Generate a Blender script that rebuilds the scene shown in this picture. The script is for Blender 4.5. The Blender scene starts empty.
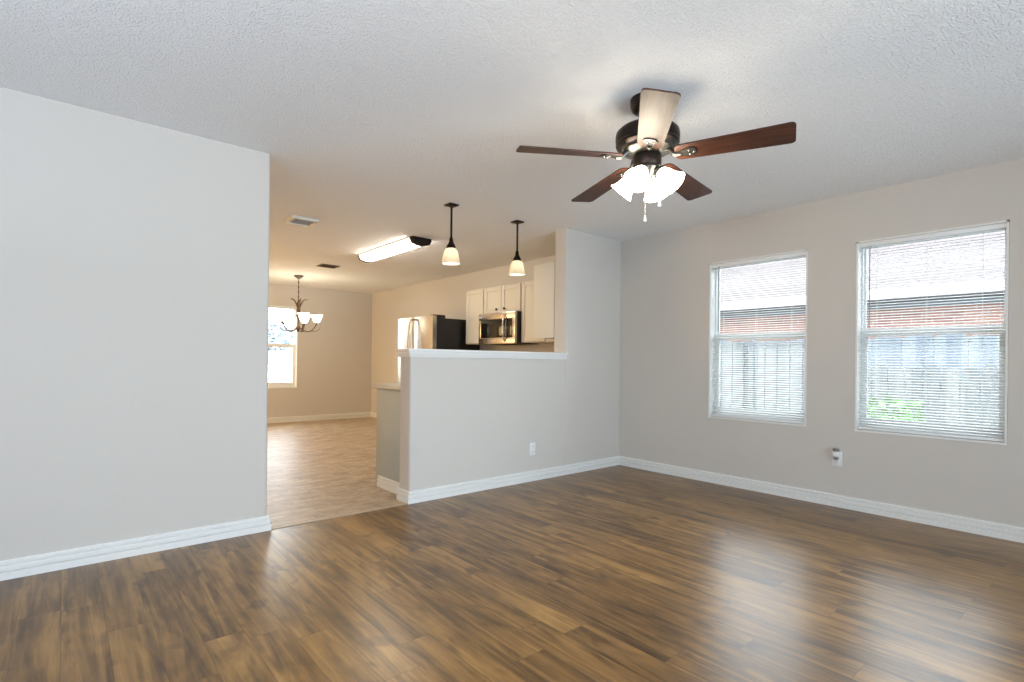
import bpy, bmesh, math, random
from mathutils import Vector, Matrix
random.seed(7)
S = bpy.context.scene
COL = S.collection
PI = math.pi
R = math.radians

# ------------------------------------------------------------------ measured place
H = 2.44                  # ceiling
D, T = 3.626, 0.17        # plane of the dividing wall, its thickness
W = 4.637                 # window wall
F = 9.732                 # far dining wall
XL, XH, XP = 1.015, 2.053, 3.784   # end of left wall, end of half wall, end of full-height stub
REAR, SIDE = -2.6, -2.2
ZS, ZT = 0.605, 2.0605    # window opening bottom, top
WIN = [(1.7188, 2.5782), (0.5097, 1.372)]
DWIN = (2.347, 3.207)     # dining window

# ------------------------------------------------------------------ camera
cam_d = bpy.data.cameras.new('camera')
cam = bpy.data.objects.new('camera', cam_d); COL.objects.link(cam)
cam_d.sensor_width = 36.0
cam_d.lens = 526.35 / 1024 * 36.0
cam_d.shift_y = 21.35 / 1024
YAW, ROLL = 0.7055, 0.0106
f_ = Vector((math.sin(YAW), math.cos(YAW), 0)); r_ = Vector((math.cos(YAW), -math.sin(YAW), 0)); u_ = Vector((0, 0, 1))
rx = r_ * math.cos(ROLL) + u_ * math.sin(ROLL); ux = u_ * math.cos(ROLL) - r_ * math.sin(ROLL)
cam.matrix_world = Matrix(((rx.x, ux.x, -f_.x, 0), (rx.y, ux.y, -f_.y, 0), (rx.z, ux.z, -f_.z, 1.106), (0, 0, 0, 1)))
cam_d.clip_start = 0.05
S.camera = cam

# ------------------------------------------------------------------ light and exposure
S.view_settings.view_transform = 'Standard'
S.view_settings.look = 'None'
S.view_settings.gamma = 1.0
S.view_settings.exposure = 0.0
S.view_settings.use_curve_mapping = False
S.cycles.use_denoising = True
S.cycles.denoiser = 'OPENIMAGEDENOISE'
S.cycles.denoising_input_passes = 'RGB_ALBEDO_NORMAL'
S.cycles.denoising_prefilter = 'ACCURATE'
S.cycles.use_adaptive_sampling = False
S.cycles.use_guiding = True
S.cycles.use_surface_guiding = True
S.cycles.max_bounces = 10
S.cycles.diffuse_bounces = 6
S.cycles.glossy_bounces = 4
S.cycles.transparent_max_bounces = 16
S.cycles.sample_clamp_indirect = 3.0
wd = bpy.data.worlds.new('sky'); S.world = wd; wd.use_nodes = True
bg = wd.node_tree.nodes['Background']
bg.inputs[0].default_value = (0.87, 0.935, 1.0, 1); bg.inputs[1].default_value = 11.0

def area_light(name, loc, rot, sx, sy, watts, color, spread=180):
    l = bpy.data.lights.new(name, 'AREA'); l.shape = 'RECTANGLE'; l.size = sx; l.size_y = sy
    l.energy = watts; l.color = color; l.spread = R(spread)
    o = bpy.data.objects.new(name, l); COL.objects.link(o); o.location = loc; o.rotation_euler = rot
    return o
# added area light standing in for daylight behind the camera; rear wall is solid
area_light('rear_fill', (1.9, REAR + 0.05, 1.15), (R(97), 0, 0), 3.6, 2.1, 90, (0.68, 0.88, 1.07), 105)
# upward fill added for bluish ceiling bounce, then the photographer's weak strobe aimed ahead
area_light('bounce_fill', (-1.4, 0.6, 1.5), (R(180), 0, 0), 0.8, 0.8, 130, (0.64, 0.80, 1.04))
area_light('camera_strobe', (-0.35, -0.6, 1.78), (R(92), 0, R(-38)), 0.24, 0.24, 27, (1.0, 0.90, 0.72))
# added warm fill at the dining room's unseen left; no known lamp there
area_light('dining_side_fill', (-0.85, 8.3, 1.35), (R(90), 0, R(-90)), 2.0, 1.8, 92, (1.0, 0.66, 0.31))

# ------------------------------------------------------------------ materials
class NT:
    def __init__(s, name):
        s.m = bpy.data.materials.new(name); s.m.use_nodes = True
        s.t = s.m.node_tree; s.t.nodes.clear()
        s.out = s.t.nodes.new('ShaderNodeOutputMaterial')
    def n(s, typ, **kw):
        nd = s.t.nodes.new('ShaderNode' + typ)
        for k, v in kw.items(): setattr(nd, k, v)
        return nd
    def put(s, sock, v):
        if v is None: return
        if isinstance(v, bpy.types.NodeSocket): s.t.links.new(v, sock)
        elif isinstance(v, (tuple, list)) and len(v) == 3 and sock.type == 'RGBA': sock.default_value = (*v, 1)
        else: sock.default_value = v
    def math(s, op, a, b=None, c=None):
        nd = s.n('Math', operation=op)
        for i, v in enumerate((a, b, c)): s.put(nd.inputs[i], v)
        return nd.outputs[0]
    def comb(s, x, y, z):
        nd = s.n('CombineXYZ')
        for i, v in enumerate((x, y, z)): s.put(nd.inputs[i], v)
        return nd.outputs[0]
    def coords(s):
        g = s.n('TexCoord'); sp = s.n('SeparateXYZ'); s.put(sp.inputs[0], g.outputs['Object'])
        return g.outputs['Object'], sp.outputs[0], sp.outputs[1], sp.outputs[2]
    def noise(s, vec, scale=5.0, detail=2.0, rough=0.5, dist=0.0):
        nd = s.n('TexNoise'); s.put(nd.inputs['Vector'], vec)
        nd.inputs['Scale'].default_value = scale; nd.inputs['Detail'].default_value = detail
        nd.inputs['Roughness'].default_value = rough; nd.inputs['Distortion'].default_value = dist
        return nd.outputs[0]
    def white(s, vec):
        nd = s.n('TexWhiteNoise', noise_dimensions='3D'); s.put(nd.inputs['Vector'], vec)
        return nd.outputs[0]
    def ramp(s, fac, stops):
        nd = s.n('ValToRGB'); s.put(nd.inputs[0], fac); e = nd.color_ramp.elements
        while len(e) < len(stops): e.new(0.5)
        for i, (p, c) in enumerate(stops):
            e[i].position = p; e[i].color = (*c, 1) if len(c) == 3 else c
        return nd.outputs[0]
    def mix(s, fac, a, b, blend='MIX'):
        nd = s.n('Mix', data_type='RGBA', blend_type=blend)
        s.put(nd.inputs[0], fac); s.put(nd.inputs[6], a); s.put(nd.inputs[7], b)
        return nd.outputs[2]
    def bump(s, height, strength=0.2, dist=0.01):
        nd = s.n('Bump'); s.put(nd.inputs['Height'], height)
        nd.inputs['Strength'].default_value = strength; nd.inputs['Distance'].default_value = dist
        return nd.outputs[0]
    def pbr(s, color, rough=0.5, metal=0.0, normal=None, emit=None, estr=0.0, spec=None, coat=0.0, coat_rough=0.1, trans=0.0):
        b = s.n('BsdfPrincipled')
        s.put(b.inputs['Base Color'], color); s.put(b.inputs['Roughness'], rough); s.put(b.inputs['Metallic'], metal)
        if normal is not None: s.put(b.inputs['Normal'], normal)
        if emit is not None:
            s.put(b.inputs['Emission Color'], emit); s.put(b.inputs['Emission Strength'], estr)
        if spec is not None: s.put(b.inputs['Specular IOR Level'], spec)
        b.inputs['Coat Weight'].default_value = coat; b.inputs['Coat Roughness'].default_value = coat_rough
        b.inputs['Transmission Weight'].default_value = trans
        s.t.links.new(b.outputs[0], s.out.inputs[0])
        return b

def lin(r, g, b):
    return tuple(((c / 255) / 12.92 if c / 255 <= 0.04045 else ((c / 255 + 0.055) / 1.055) ** 2.4) for c in (r, g, b))

def plain(name, color, rough=0.5, metal=0.0, bump=0.0, bscale=60, var=0.04, **kw):
    """a paint or metal with slight procedural variation"""
    t = NT(name); v, x, y, z = t.coords()
    n = t.noise(v, bscale * 0.15, 3)
    c = t.mix(t.math('MULTIPLY', n, var * 2), color, tuple(c * 0.7 for c in color))
    nm = t.bump(t.noise(v, bscale, 3), bump, 0.004) if bump else None
    t.pbr(c, rough, metal, nm, **kw)
    return t.m

M = {}
M['wall'] = plain('greige_wall_paint', lin(205, 200, 193), 0.75, bump=0.12, bscale=90, var=0.02)
M['trim'] = plain('white_trim_paint', lin(232, 232, 229), 0.45, var=0.02)
M['cabinet'] = plain('cream_cabinet_paint', lin(216, 210, 196), 0.45, var=0.02)
M['vinyl'] = plain('white_window_vinyl', lin(238, 240, 240), 0.4, var=0.02)
M['bronze'] = plain('dark_bronze_metal', lin(46, 38, 34), 0.38, 0.85, var=0.2)
M['pewter'] = plain('aged_pewter_metal', lin(92, 92, 88), 0.3, 0.9, var=0.25)
M['steel'] = plain('brushed_stainless_steel', lin(190, 182, 172), 0.26, 1.0, var=0.05)
M['black'] = plain('black_case_enamel', lin(24, 24, 25), 0.4, var=0.1)
M['blackglass'] = plain('black_oven_glass', lin(16, 15, 15), 0.08, var=0.0)
M['counter'] = plain('pale_grey_laminate', lin(196, 194, 188), 0.35, var=0.1)
M['white_plastic'] = plain('white_plastic', lin(232, 232, 230), 0.35, var=0.02)
M['grey_plastic'] = plain('grey_plastic', lin(120, 122, 124), 0.4, var=0.02)
M['dark_slot'] = plain('dark_slot', lin(35, 34, 34), 0.6, var=0.0)
M['vent_white'] = plain('white_register_metal', lin(225, 222, 214), 0.5, var=0.02)
M['vent_dark'] = plain('brown_register_metal', lin(112, 92, 76), 0.6, var=0.1)

def ceiling_mat():
    t = NT('knockdown_ceiling_texture'); v, x, y, z = t.coords()
    a = t.noise(v, 105, 2, 0.5, 0.2)
    b = t.ramp(a, [(0.50, (0, 0, 0)), (0.64, (1, 1, 1))])
    c = t.mix(t.math('MULTIPLY', t.noise(v, 0.8, 2), 0.06), (0.92, 0.925, 0.93), (0.85, 0.855, 0.86))
    t.pbr(c, 0.85, normal=t.bump(b, 0.75, 0.005), spec=0.2)
    return t.m
M['ceiling'] = ceiling_mat()

def plank_mat():
    t = NT('walnut_plank_floor'); v, x, y, z = t.coords()
    pw, pl = 0.142, 1.22
    xs = t.math('DIVIDE', x, pw); row = t.math('FLOOR', xs); fx = t.math('FRACT', xs)
    off = t.white(t.comb(row, 3.7, 0.0))
    ys = t.math('ADD', t.math('DIVIDE', y, pl), off); idx = t.math('FLOOR', ys); fy = t.math('FRACT', ys)
    rnd = t.white(t.comb(row, idx, 1.3)); rnd2 = t.white(t.comb(row, idx, 9.1))
    sh = t.math('MULTIPLY', rnd2, 40.0)
    # grain follows the plank (along y)
    fine = t.noise(t.comb(t.math('MULTIPLY', x, 60), t.math('MULTIPLY', y, 2.2), sh), 1.0, 3, 0.55, 0.1)
    broad = t.noise(t.comb(t.math('MULTIPLY', x, 15), t.math('MULTIPLY', y, 1.1), sh), 1.0, 4, 0.6, 1.2)
    mid = t.noise(t.comb(t.math('MULTIPLY', x, 7), t.math('MULTIPLY', y, 2.6), sh), 1.0, 3, 0.55, 0.8)
    knot = t.noise(t.comb(t.math('MULTIPLY', x, 14), t.math('MULTIPLY', y, 6.5), sh), 1.0, 0, 0.5, 0.3)
    tone = t.math('ADD', t.math('MULTIPLY', rnd, 0.15), t.math('ADD', t.math('MULTIPLY', broad, 0.72), t.math('MULTIPLY', mid, 0.46)))
    tone = t.math('ADD', tone, t.math('MULTIPLY', fine, 0.30))
    tone = t.math('MULTIPLY', t.math('SUBTRACT', tone, 0.50), 1.75)
    c = t.ramp(tone, [(0.05, lin(56, 37, 19)), (0.38, lin(103, 74, 38)), (0.62, lin(135, 100, 54)), (0.95, lin(164, 125, 71))])
    kn = t.ramp(knot, [(0.66, (0, 0, 0)), (0.80, (1, 1, 1))])
    c = t.mix(t.math('MULTIPLY', kn, 0.5), c, lin(52, 36, 25))
    streak = t.ramp(t.noise(t.comb(t.math('MULTIPLY', x, 17), t.math('MULTIPLY', y, 1.0), t.math('ADD', sh, 7.0)), 1.0, 2, 0.5, 0.5), [(0.50, (0, 0, 0)), (0.70, (1, 1, 1))])
    c = t.mix(t.math('MULTIPLY', streak, 0.45), c, lin(50, 34, 20))
    ex = t.math('MULTIPLY', t.math('MINIMUM', fx, t.math('SUBTRACT', 1.0, fx)), pw)
    ey = t.math('MULTIPLY', t.math('MINIMUM', fy, t.math('SUBTRACT', 1.0, fy)), pl)
    e = t.math('MINIMUM', ex, ey)
    seam = t.math('SUBTRACT', 1.0, t.math('MINIMUM', t.math('DIVIDE', e, 0.0022), 1.0))
    c = t.mix(t.math('MULTIPLY', seam, 0.5), c, lin(40, 28, 20))
    ro = t.math('ADD', 0.278, t.math('MULTIPLY', fine, 0.04))
    hgt = t.math('SUBTRACT', 1.0, seam)
    t.pbr(c, ro, normal=t.bump(hgt, 0.10, 0.002), spec=0.5)
    return t.m
M['plank'] = plank_mat()

def sheet_vinyl_mat():
    t = NT('mottled_stone_sheet_vinyl'); v, x, y, z = t.coords()
    br = t.n('TexBrick'); t.put(br.inputs['Vector'], v)
    br.inputs['Color1'].default_value = (0, 0, 0, 1); br.inputs['Color2'].default_value = (1, 1, 1, 1)
    br.inputs['Mortar'].default_value = (0.2, 0.2, 0.2, 1)
    br.inputs['Scale'].default_value = 1.0; br.inputs['Mortar Size'].default_value = 0.006
    br.inputs['Brick Width'].default_value = 0.16; br.inputs['Row Height'].default_value = 0.08
    a = t.noise(v, 9, 5, 0.65, 0.8); b = t.noise(t.comb(t.math('MULTIPLY', x, 5), t.math('MULTIPLY', y, 16), 0.0), 1.0, 4, 0.6, 0.5)
    bw = t.n('RGBToBW'); t.put(bw.inputs[0], br.outputs[0])
    tone = t.math('ADD', t.math('MULTIPLY', a, 0.55), t.math('ADD', t.math('MULTIPLY', b, 0.5), t.math('MULTIPLY', bw.outputs[0], 0.22)))
    c = t.ramp(tone, [(0.32, lin(122, 102, 80)), (0.58, lin(168, 146, 118)), (0.85, lin(200, 182, 156))])
    t.pbr(c, 0.42, normal=t.bump(tone, 0.06, 0.003), spec=0.6)
    return t.m
M['sheet'] = sheet_vinyl_mat()

def blade_mat():
    t = NT('dark_walnut_blade'); v, x, y, z = t.coords()
    g = t.noise(t.comb(t.math('MULTIPLY', x, 4), t.math('MULTIPLY', y, 60), z), 1.0, 4, 0.6, 0.6)
    c = t.ramp(g, [(0.3, lin(44, 25, 18)), (0.55, lin(72, 41, 28)), (0.8, lin(96, 57, 37))])
    t.pbr(c, 0.42, spec=0.30)
    return t.m
M['blade'] = blade_mat()

def glow(name, color, strength, body=(0.9, 0.88, 0.84)):
    t = NT(name); v, x, y, z = t.coords()
    n = t.noise(v, 8, 2)
    t.pbr(body, 0.25, emit=t.mix(t.math('MULTIPLY', n, 0.1), color, tuple(c * 0.8 for c in color)), estr=strength)
    return t.m
M['fan_glass'] = glow('lit_frosted_fan_glass', (1.0, 0.87, 0.68), 28.0)
def frosted(name, col):
    t = NT(name); v, x, y, z = t.coords()
    d = t.n('BsdfDiffuse'); c = t.mix(t.math('MULTIPLY', t.noise(v, 12, 2), 0.1), col, tuple(k * 0.85 for k in col)); t.put(d.inputs[0], c)
    tl = t.n('BsdfTranslucent'); t.put(tl.inputs[0], c)
    mx = t.n('MixShader'); mx.inputs[0].default_value = 0.72
    t.t.links.new(d.outputs[0], mx.inputs[1]); t.t.links.new(tl.outputs[0], mx.inputs[2]); t.t.links.new(mx.outputs[0], t.out.inputs[0])
    return t.m
M['pend_glass'] = frosted('frosted_cream_pendant_glass', (0.92, 0.86, 0.74))
M['bulb'] = glow('lit_warm_bulb', (1.0, 0.95, 0.84), 85.0)
M['chand_glass'] = glow('lit_chandelier_glass', (1.0, 0.89, 0.70), 9.5)
M['tube_lens'] = glow('lit_fluorescent_lens', (1.0, 0.92, 0.80), 20.0)

def glass_mat():
    t = NT('window_pane_glass')
    tr = t.n('BsdfTransparent'); tr.inputs[0].default_value = (0.96, 0.98, 0.98, 1)
    gl = t.n('BsdfGlossy'); gl.inputs['Roughness'].default_value = 0.02
    lw = t.n('LayerWeight'); lw.inputs[0].default_value = 0.12
    mx = t.n('MixShader'); t.put(mx.inputs[0], lw.outputs['Fresnel'])
    t.t.links.new(tr.outputs[0], mx.inputs[1]); t.t.links.new(gl.outputs[0], mx.inputs[2]); t.t.links.new(mx.outputs[0], t.out.inputs[0])
    return t.m
M['glass'] = glass_mat()

def slat_mat():
    t = NT('white_blind_slat')
    d = t.n('BsdfPrincipled'); d.inputs['Base Color'].default_value = (0.86, 0.87, 0.87, 1); d.inputs['Roughness'].default_value = 0.45
    tl = t.n('BsdfTranslucent'); tl.inputs[0].default_value = (0.85, 0.86, 0.86, 1)
    mx = t.n('MixShader'); mx.inputs[0].default_value = 0.22
    t.t.links.new(d.outputs[0], mx.inputs[1]); t.t.links.new(tl.outputs[0], mx.inputs[2]); t.t.links.new(mx.outputs[0], t.out.inputs[0])
    return t.m
M['slat'] = slat_mat()

def brick_mat():
    t = NT('red_house_brick'); v, x, y, z = t.coords()
    br = t.n('TexBrick'); t.put(br.inputs['Vector'], t.comb(y, z, 0.0))
    br.inputs['Color1'].default_value = (*lin(132, 88, 76), 1); br.inputs['Color2'].default_value = (*lin(162, 114, 98), 1)
    br.inputs['Mortar'].default_value = (*lin(172, 164, 158), 1)
    br.inputs['Scale'].default_value = 1.0; br.inputs['Mortar Size'].default_value = 0.008
    br.inputs['Brick Width'].default_value = 0.22; br.inputs['Row Height'].default_value = 0.075
    c = t.mix(t.math('MULTIPLY', t.noise(v, 7, 3), 0.4), br.outputs[0], lin(205, 175, 160))
    t.pbr(c, 0.9)
    return t.m
M['brick'] = brick_mat()

def shingle_mat():
    t = NT('pale_roof_shingles'); v, x, y, z = t.coords()
    br = t.n('TexBrick'); t.put(br.inputs['Vector'], t.comb(y, t.math('MULTIPLY', x, 1.1), 0.0))
    br.inputs['Color1'].default_value = (*lin(74, 67, 66), 1); br.inputs['Color2'].default_value = (*lin(84, 76, 75), 1)
    br.inputs['Mortar'].default_value = (*lin(62, 56, 55), 1)
    br.inputs['Scale'].default_value = 1.0; br.inputs['Mortar Size'].default_value = 0.01
    br.inputs['Brick Width'].default_value = 0.3; br.inputs['Row Height'].default_value = 0.14
    t.pbr(br.outputs[0], 0.9)
    return t.m
M['shingle'] = shingle_mat()

def fence_mat(name, ca, cb):
    t = NT(name); v, x, y, z = t.coords()
    row = t.math('FLOOR', t.math('DIVIDE', t.math('ADD', x, y), 0.14))
    w = t.white(t.comb(row, 1.0, 0.0))
    g = t.noise(t.comb(t.math('MULTIPLY', x, 20), t.math('MULTIPLY', y, 20), t.math('MULTIPLY', z, 1.5)), 1.0, 4, 0.6, 0.4)
    c = t.ramp(t.math('ADD', t.math('MULTIPLY', w, 0.5), t.math('MULTIPLY', g, 0.5)), [(0.2, ca), (0.8, cb)])
    t.pbr(c, 0.85)
    return t.m
M['fence'] = fence_mat('weathered_grey_fence_wood', lin(94, 98, 104), lin(138, 140, 142))
M['fence_dark'] = fence_mat('blue_grey_fence_wood', lin(86, 96, 110), lin(136, 144, 152))  # bluer grey boards of the fence behind
M['fence_pale'] = fence_mat('glare_pale_fence_wood', lin(190, 188, 182), lin(222, 220, 214))  # boards coloured pale to carry the overexposed glare outside the dining window
M['leaf'] = plain('green_leaf', lin(108, 150, 84), 0.6, var=0.3)
M['tree_leaf'] = plain('haze_pale_tree_leaf', lin(174, 180, 190), 0.7, var=0.3)  # distant haze put into the leaf colour as a pale blue grey
M['bark'] = plain('grey_bark', lin(110, 98, 86), 0.9, var=0.3)
M['house_white'] = plain('white_gutter_paint', lin(226, 228, 230), 0.5, var=0.02)
M['soffit'] = plain('grey_soffit_paint', lin(136, 140, 150), 0.7, var=0.05)
M['turf'] = plain('short_turf', lin(104, 122, 80), 0.95, bump=0.5, bscale=40, var=0.4)

# ------------------------------------------------------------------ mesh helpers
ORG = {}
class MB:
    """collects shapes (in world coordinates) and links them as one mesh object"""
    def __init__(s): s.bm = bmesh.new()
    def box(s, x0, x1, y0, y1, z0, z1, bev=0.0, seg=2):
        t = bmesh.new()
        vs = [t.verts.new((x, y, z)) for x in (x0, x1) for y in (y0, y1) for z in (z0, z1)]
        for f in ((0, 1, 3, 2), (4, 6, 7, 5), (0, 4, 5, 1), (2, 3, 7, 6), (0, 2, 6, 4), (1, 5, 7, 3)):
            t.faces.new([vs[i] for i in f])
        if bev: bmesh.ops.bevel(t, geom=t.edges[:], offset=bev, segments=seg, profile=0.5, affect='EDGES', clamp_overlap=True)
        s.join(t); return s
    def join(s, t, mat=None):
        if mat is not None: t.transform(mat)
        me = bpy.data.meshes.new('tmp'); t.to_mesh(me); t.free(); s.bm.from_mesh(me); bpy.data.meshes.remove(me)
    def prism(s, pts, a0, a1, plane='xy', mat=None):
        """polygon extruded along the third axis"""
        t = bmesh.new()
        def P(p, a): return {'xy': (p[0], p[1], a), 'xz': (p[0], a, p[1]), 'yz': (a, p[0], p[1])}[plane]
        lo = [t.verts.new(P(p, a0)) for p in pts]; hi = [t.verts.new(P(p, a1)) for p in pts]
        n = len(pts)
        t.faces.new(lo[::-1]); t.faces.new(hi)
        for i in range(n): t.faces.new((lo[i], lo[(i + 1) % n], hi[(i + 1) % n], hi[i]))
        bmesh.ops.recalc_face_normals(t, faces=t.faces[:])
        s.join(t, mat); return s
    def lathe(s, prof, n=32, mat=None, cap=True):
        """profile [(r, z)] turned about z"""
        t = bmesh.new(); rings = []
        for r, z in prof:
            if r < 1e-6: rings.append([t.verts.new((0, 0, z))])
            else: rings.append([t.verts.new((r * math.cos(2 * PI * i / n), r * math.sin(2 * PI * i / n), z)) for i in range(n)])
        for a, b in zip(rings, rings[1:]):
            for i in range(n):
                j = (i + 1) % n
                if len(a) == 1 and len(b) == 1: continue
                if len(a) == 1: t.faces.new((a[0], b[i], b[j]))
                elif len(b) == 1: t.faces.new((a[i], a[j], b[0]))
                else: t.faces.new((a[i], a[j], b[j], b[i]))
        if cap:
            for rg in (rings[0], rings[-1]):
                if len(rg) > 2: t.faces.new(rg)
        bmesh.ops.recalc_face_normals(t, faces=t.faces[:])
        s.join(t, mat); return s
    def tube(s, pts, rad, n=10):
        """round tube along points; rad a number or one per point"""
        t = bmesh.new(); pts = [Vector(p) for p in pts]; rings = []
        k = len(pts); rads = rad if isinstance(rad, (list, tuple)) else [rad] * k
        tan = [(pts[min(i + 1, k - 1)] - pts[max(i - 1, 0)]).normalized() for i in range(k)]
        ref = Vector((0, 0, 1)) if abs(tan[0].z) < 0.9 else Vector((1, 0, 0))
        a = tan[0].cross(ref).normalized()
        for i in range(k):
            a = (a - tan[i] * a.dot(tan[i])).normalized(); b = tan[i].cross(a)
            rings.append([t.verts.new(pts[i] + (a * math.cos(2 * PI * j / n) + b * math.sin(2 * PI * j / n)) * rads[i]) for j in range(n)])
        for p, q in zip(rings, rings[1:]):
            for j in range(n): t.faces.new((p[j], p[(j + 1) % n], q[(j + 1) % n], q[j]))
        t.faces.new(rings[0][::-1]); t.faces.new(rings[-1])
        bmesh.ops.recalc_face_normals(t, faces=t.faces[:])
        s.join(t); return s
    def ball(s, c, r, sz=1.0, seg=14):
        t = bmesh.new(); bmesh.ops.create_uvsphere(t, u_segments=seg, v_segments=max(6, seg // 2), radius=r)
        s.join(t, Matrix.Translation(c) @ Matrix.Diagonal((1, 1, sz, 1))); return s
    def sweep(s, prof, path):
        """wall moulding: profile [(out, z)] along a floor path, out = to the right of travel, mitred corners"""
        t = bmesh.new(); P = [Vector((p[0], p[1])) for p in path]; rings = []
        for i, p in enumerate(P):
            ns = []
            if i > 0: d = (P[i] - P[i - 1]).normalized(); ns.append(Vector((d.y, -d.x)))
            if i < len(P) - 1: d = (P[i + 1] - P[i]).normalized(); ns.append(Vector((d.y, -d.x)))
            m = sum(ns, Vector((0, 0))).normalized(); m = m / max(0.2, m.dot(ns[0]))
            rings.append([t.verts.new((p.x + m.x * o, p.y + m.y * o, z)) for o, z in prof])
        n = len(prof)
        for a, b in zip(rings, rings[1:]):
            for j in range(n): t.faces.new((a[j], a[(j + 1) % n], b[(j + 1) % n], b[j]))
        t.faces.new(rings[0][::-1]); t.faces.new(rings[-1])
        bmesh.ops.recalc_face_normals(t, faces=t.faces[:])
        s.join(t); return s
    def build(s, name, mat, parent=None, smooth=38, origin=None):
        bm = s.bm
        org = Vector(ORG[parent.name]) if parent is not None else Vector(origin or (0, 0, 0))
        bmesh.ops.translate(bm, verts=bm.verts[:], vec=-org)
        lim = R(smooth)
        for f in bm.faces: f.smooth = True
        for e in bm.edges:
            e.smooth = len(e.link_faces) == 2 and e.calc_face_angle(0.0) < lim
        me = bpy.data.meshes.new(name); bm.to_mesh(me); bm.free()
        me.materials.append(mat)
        o = bpy.data.objects.new(name, me); COL.objects.link(o)
        if parent is not None: o.parent = parent
        else: o.location = org
        ORG[o.name] = tuple(org)
        return o

def tag(o, label, cat, group=None, kind=None):
    o['label'] = label; o['category'] = cat
    if group: o['group'] = group
    if kind: o['kind'] = kind
    return o
def thing(name, loc, label, cat, group=None, kind=None):
    o = bpy.data.objects.new(name, None); COL.objects.link(o); o.location = loc
    o.empty_display_size = 0.05
    ORG[o.name] = tuple(loc)
    return tag(o, label, cat, group, kind)
def copy_tree(o, parent=None):
    c = o.copy(); COL.objects.link(c)
    if parent is not None: c.parent = parent
    for ch in list(o.children): copy_tree(ch, c)
    return c
def struct(mb, name, mat, label, cat):
    return tag(mb.build(name, mat), label, cat, kind='structure')
def round_rect(x0, x1, y0, y1, rads, n=5):
    """corners in order (x0,y0) (x1,y0) (x1,y1) (x0,y1)"""
    out = []
    for (cx, cy, sx, sy, a0), r in zip(((x0, y0, 1, 1, PI), (x1, y0, -1, 1, 1.5 * PI), (x1, y1, -1, -1, 0), (x0, y1, 1, -1, 0.5 * PI)), rads):
        if r <= 0: out.append((cx, cy)); continue
        for i in range(n + 1):
            a = a0 + 0.5 * PI * i / n
            out.append((cx + sx * r + r * math.cos(a), cy + sy * r + r * math.sin(a)))
    return out
def bez(p0, p1, p2, p3, n=12):
    P = [Vector(p) for p in (p0, p1, p2, p3)]
    return [P[0] * (1 - t) ** 3 + P[1] * 3 * t * (1 - t) ** 2 + P[2] * 3 * t * t * (1 - t) + P[3] * t ** 3 for t in [i / n for i in range(n + 1)]]

# ------------------------------------------------------------------ the setting
def holed(cuts_u, cuts_z, holes, add):
    for u0, u1 in zip(cuts_u, cuts_u[1:]):
        for z0, z1 in zip(cuts_z, cuts_z[1:]):
            if not any(h[0] <= (u0 + u1) / 2 <= h[1] and h[2] <= (z0 + z1) / 2 <= h[3] for h in holes): add(u0, u1, z0, z1)

WT = 0.16
struct(MB().box(SIDE - WT, W + WT, REAR - WT, D, -0.12, 0.0), 'floor', M['plank'], 'brown wood plank floor of the living room', 'floor')
struct(MB().box(-0.9, W + WT, D, F + WT, -0.12, 0.0), 'floor_dining', M['sheet'], 'mottled tan sheet floor of the dining room and kitchen', 'floor')
struct(MB().box(SIDE - WT, W + WT, REAR - WT, F + WT, H, H + 0.12), 'ceiling', M['ceiling'], 'white textured ceiling over both rooms', 'ceiling')
struct(MB().prism(round_rect(SIDE, XL, D, D + 0.115, (0, 0.02, 0.02, 0)), 0, H), 'wall_left', M['wall'], 'plain pale grey wall at the left of the passage', 'wall')
struct(MB().prism(round_rect(XH, XP, D, D + T, (0.018, 0, 0, 0.018)), 0, 1.15), 'wall_half', M['wall'], 'half height grey wall between living room and kitchen', 'wall')
struct(MB().prism(round_rect(XP, W, D, D + T, (0.018, 0, 0, 0.018)), 0, H), 'wall_back', M['wall'], 'full height stub of wall beside the kitchen opening', 'wall')
mb = MB()
holed([REAR - WT, WIN[1][0], WIN[1][1], WIN[0][0], WIN[0][1], F + WT], [0, ZS, ZT, H],
      [(a, b, ZS, ZT) for a, b in WIN], lambda a, b, c, d: mb.box(W, W + WT, a, b, c, d))
struct(mb, 'wall_right', M['wall'], 'beige wall holding the two windows with blinds', 'wall')
mb = MB()
holed([-0.9, DWIN[0], DWIN[1], W], [0, ZS, ZT, H], [(DWIN[0], DWIN[1], ZS, ZT)], lambda a, b, c, d: mb.box(a, b, F, F + WT, c, d))
struct(mb, 'wall_far', M['wall'], 'tan far wall of the dining room', 'wall')
struct(MB().box(-0.9 - 0.1, -0.9, D + 0.115, F + WT, 0, H), 'wall_dining', M['wall'], 'side wall of the dining room out of sight', 'wall')
struct(MB().box(SIDE - WT, SIDE, REAR - WT, D + 0.115, 0, H), 'wall_side', M['wall'], 'side wall of the living room out of sight', 'wall')
mb = MB()
holed([SIDE, W], [0, H], [], lambda a, b, c, d: mb.box(a, b, REAR - WT, REAR, c, d))
struct(mb, 'wall_rear', M['wall'], 'rear wall of the living room out of sight', 'wall')

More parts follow.
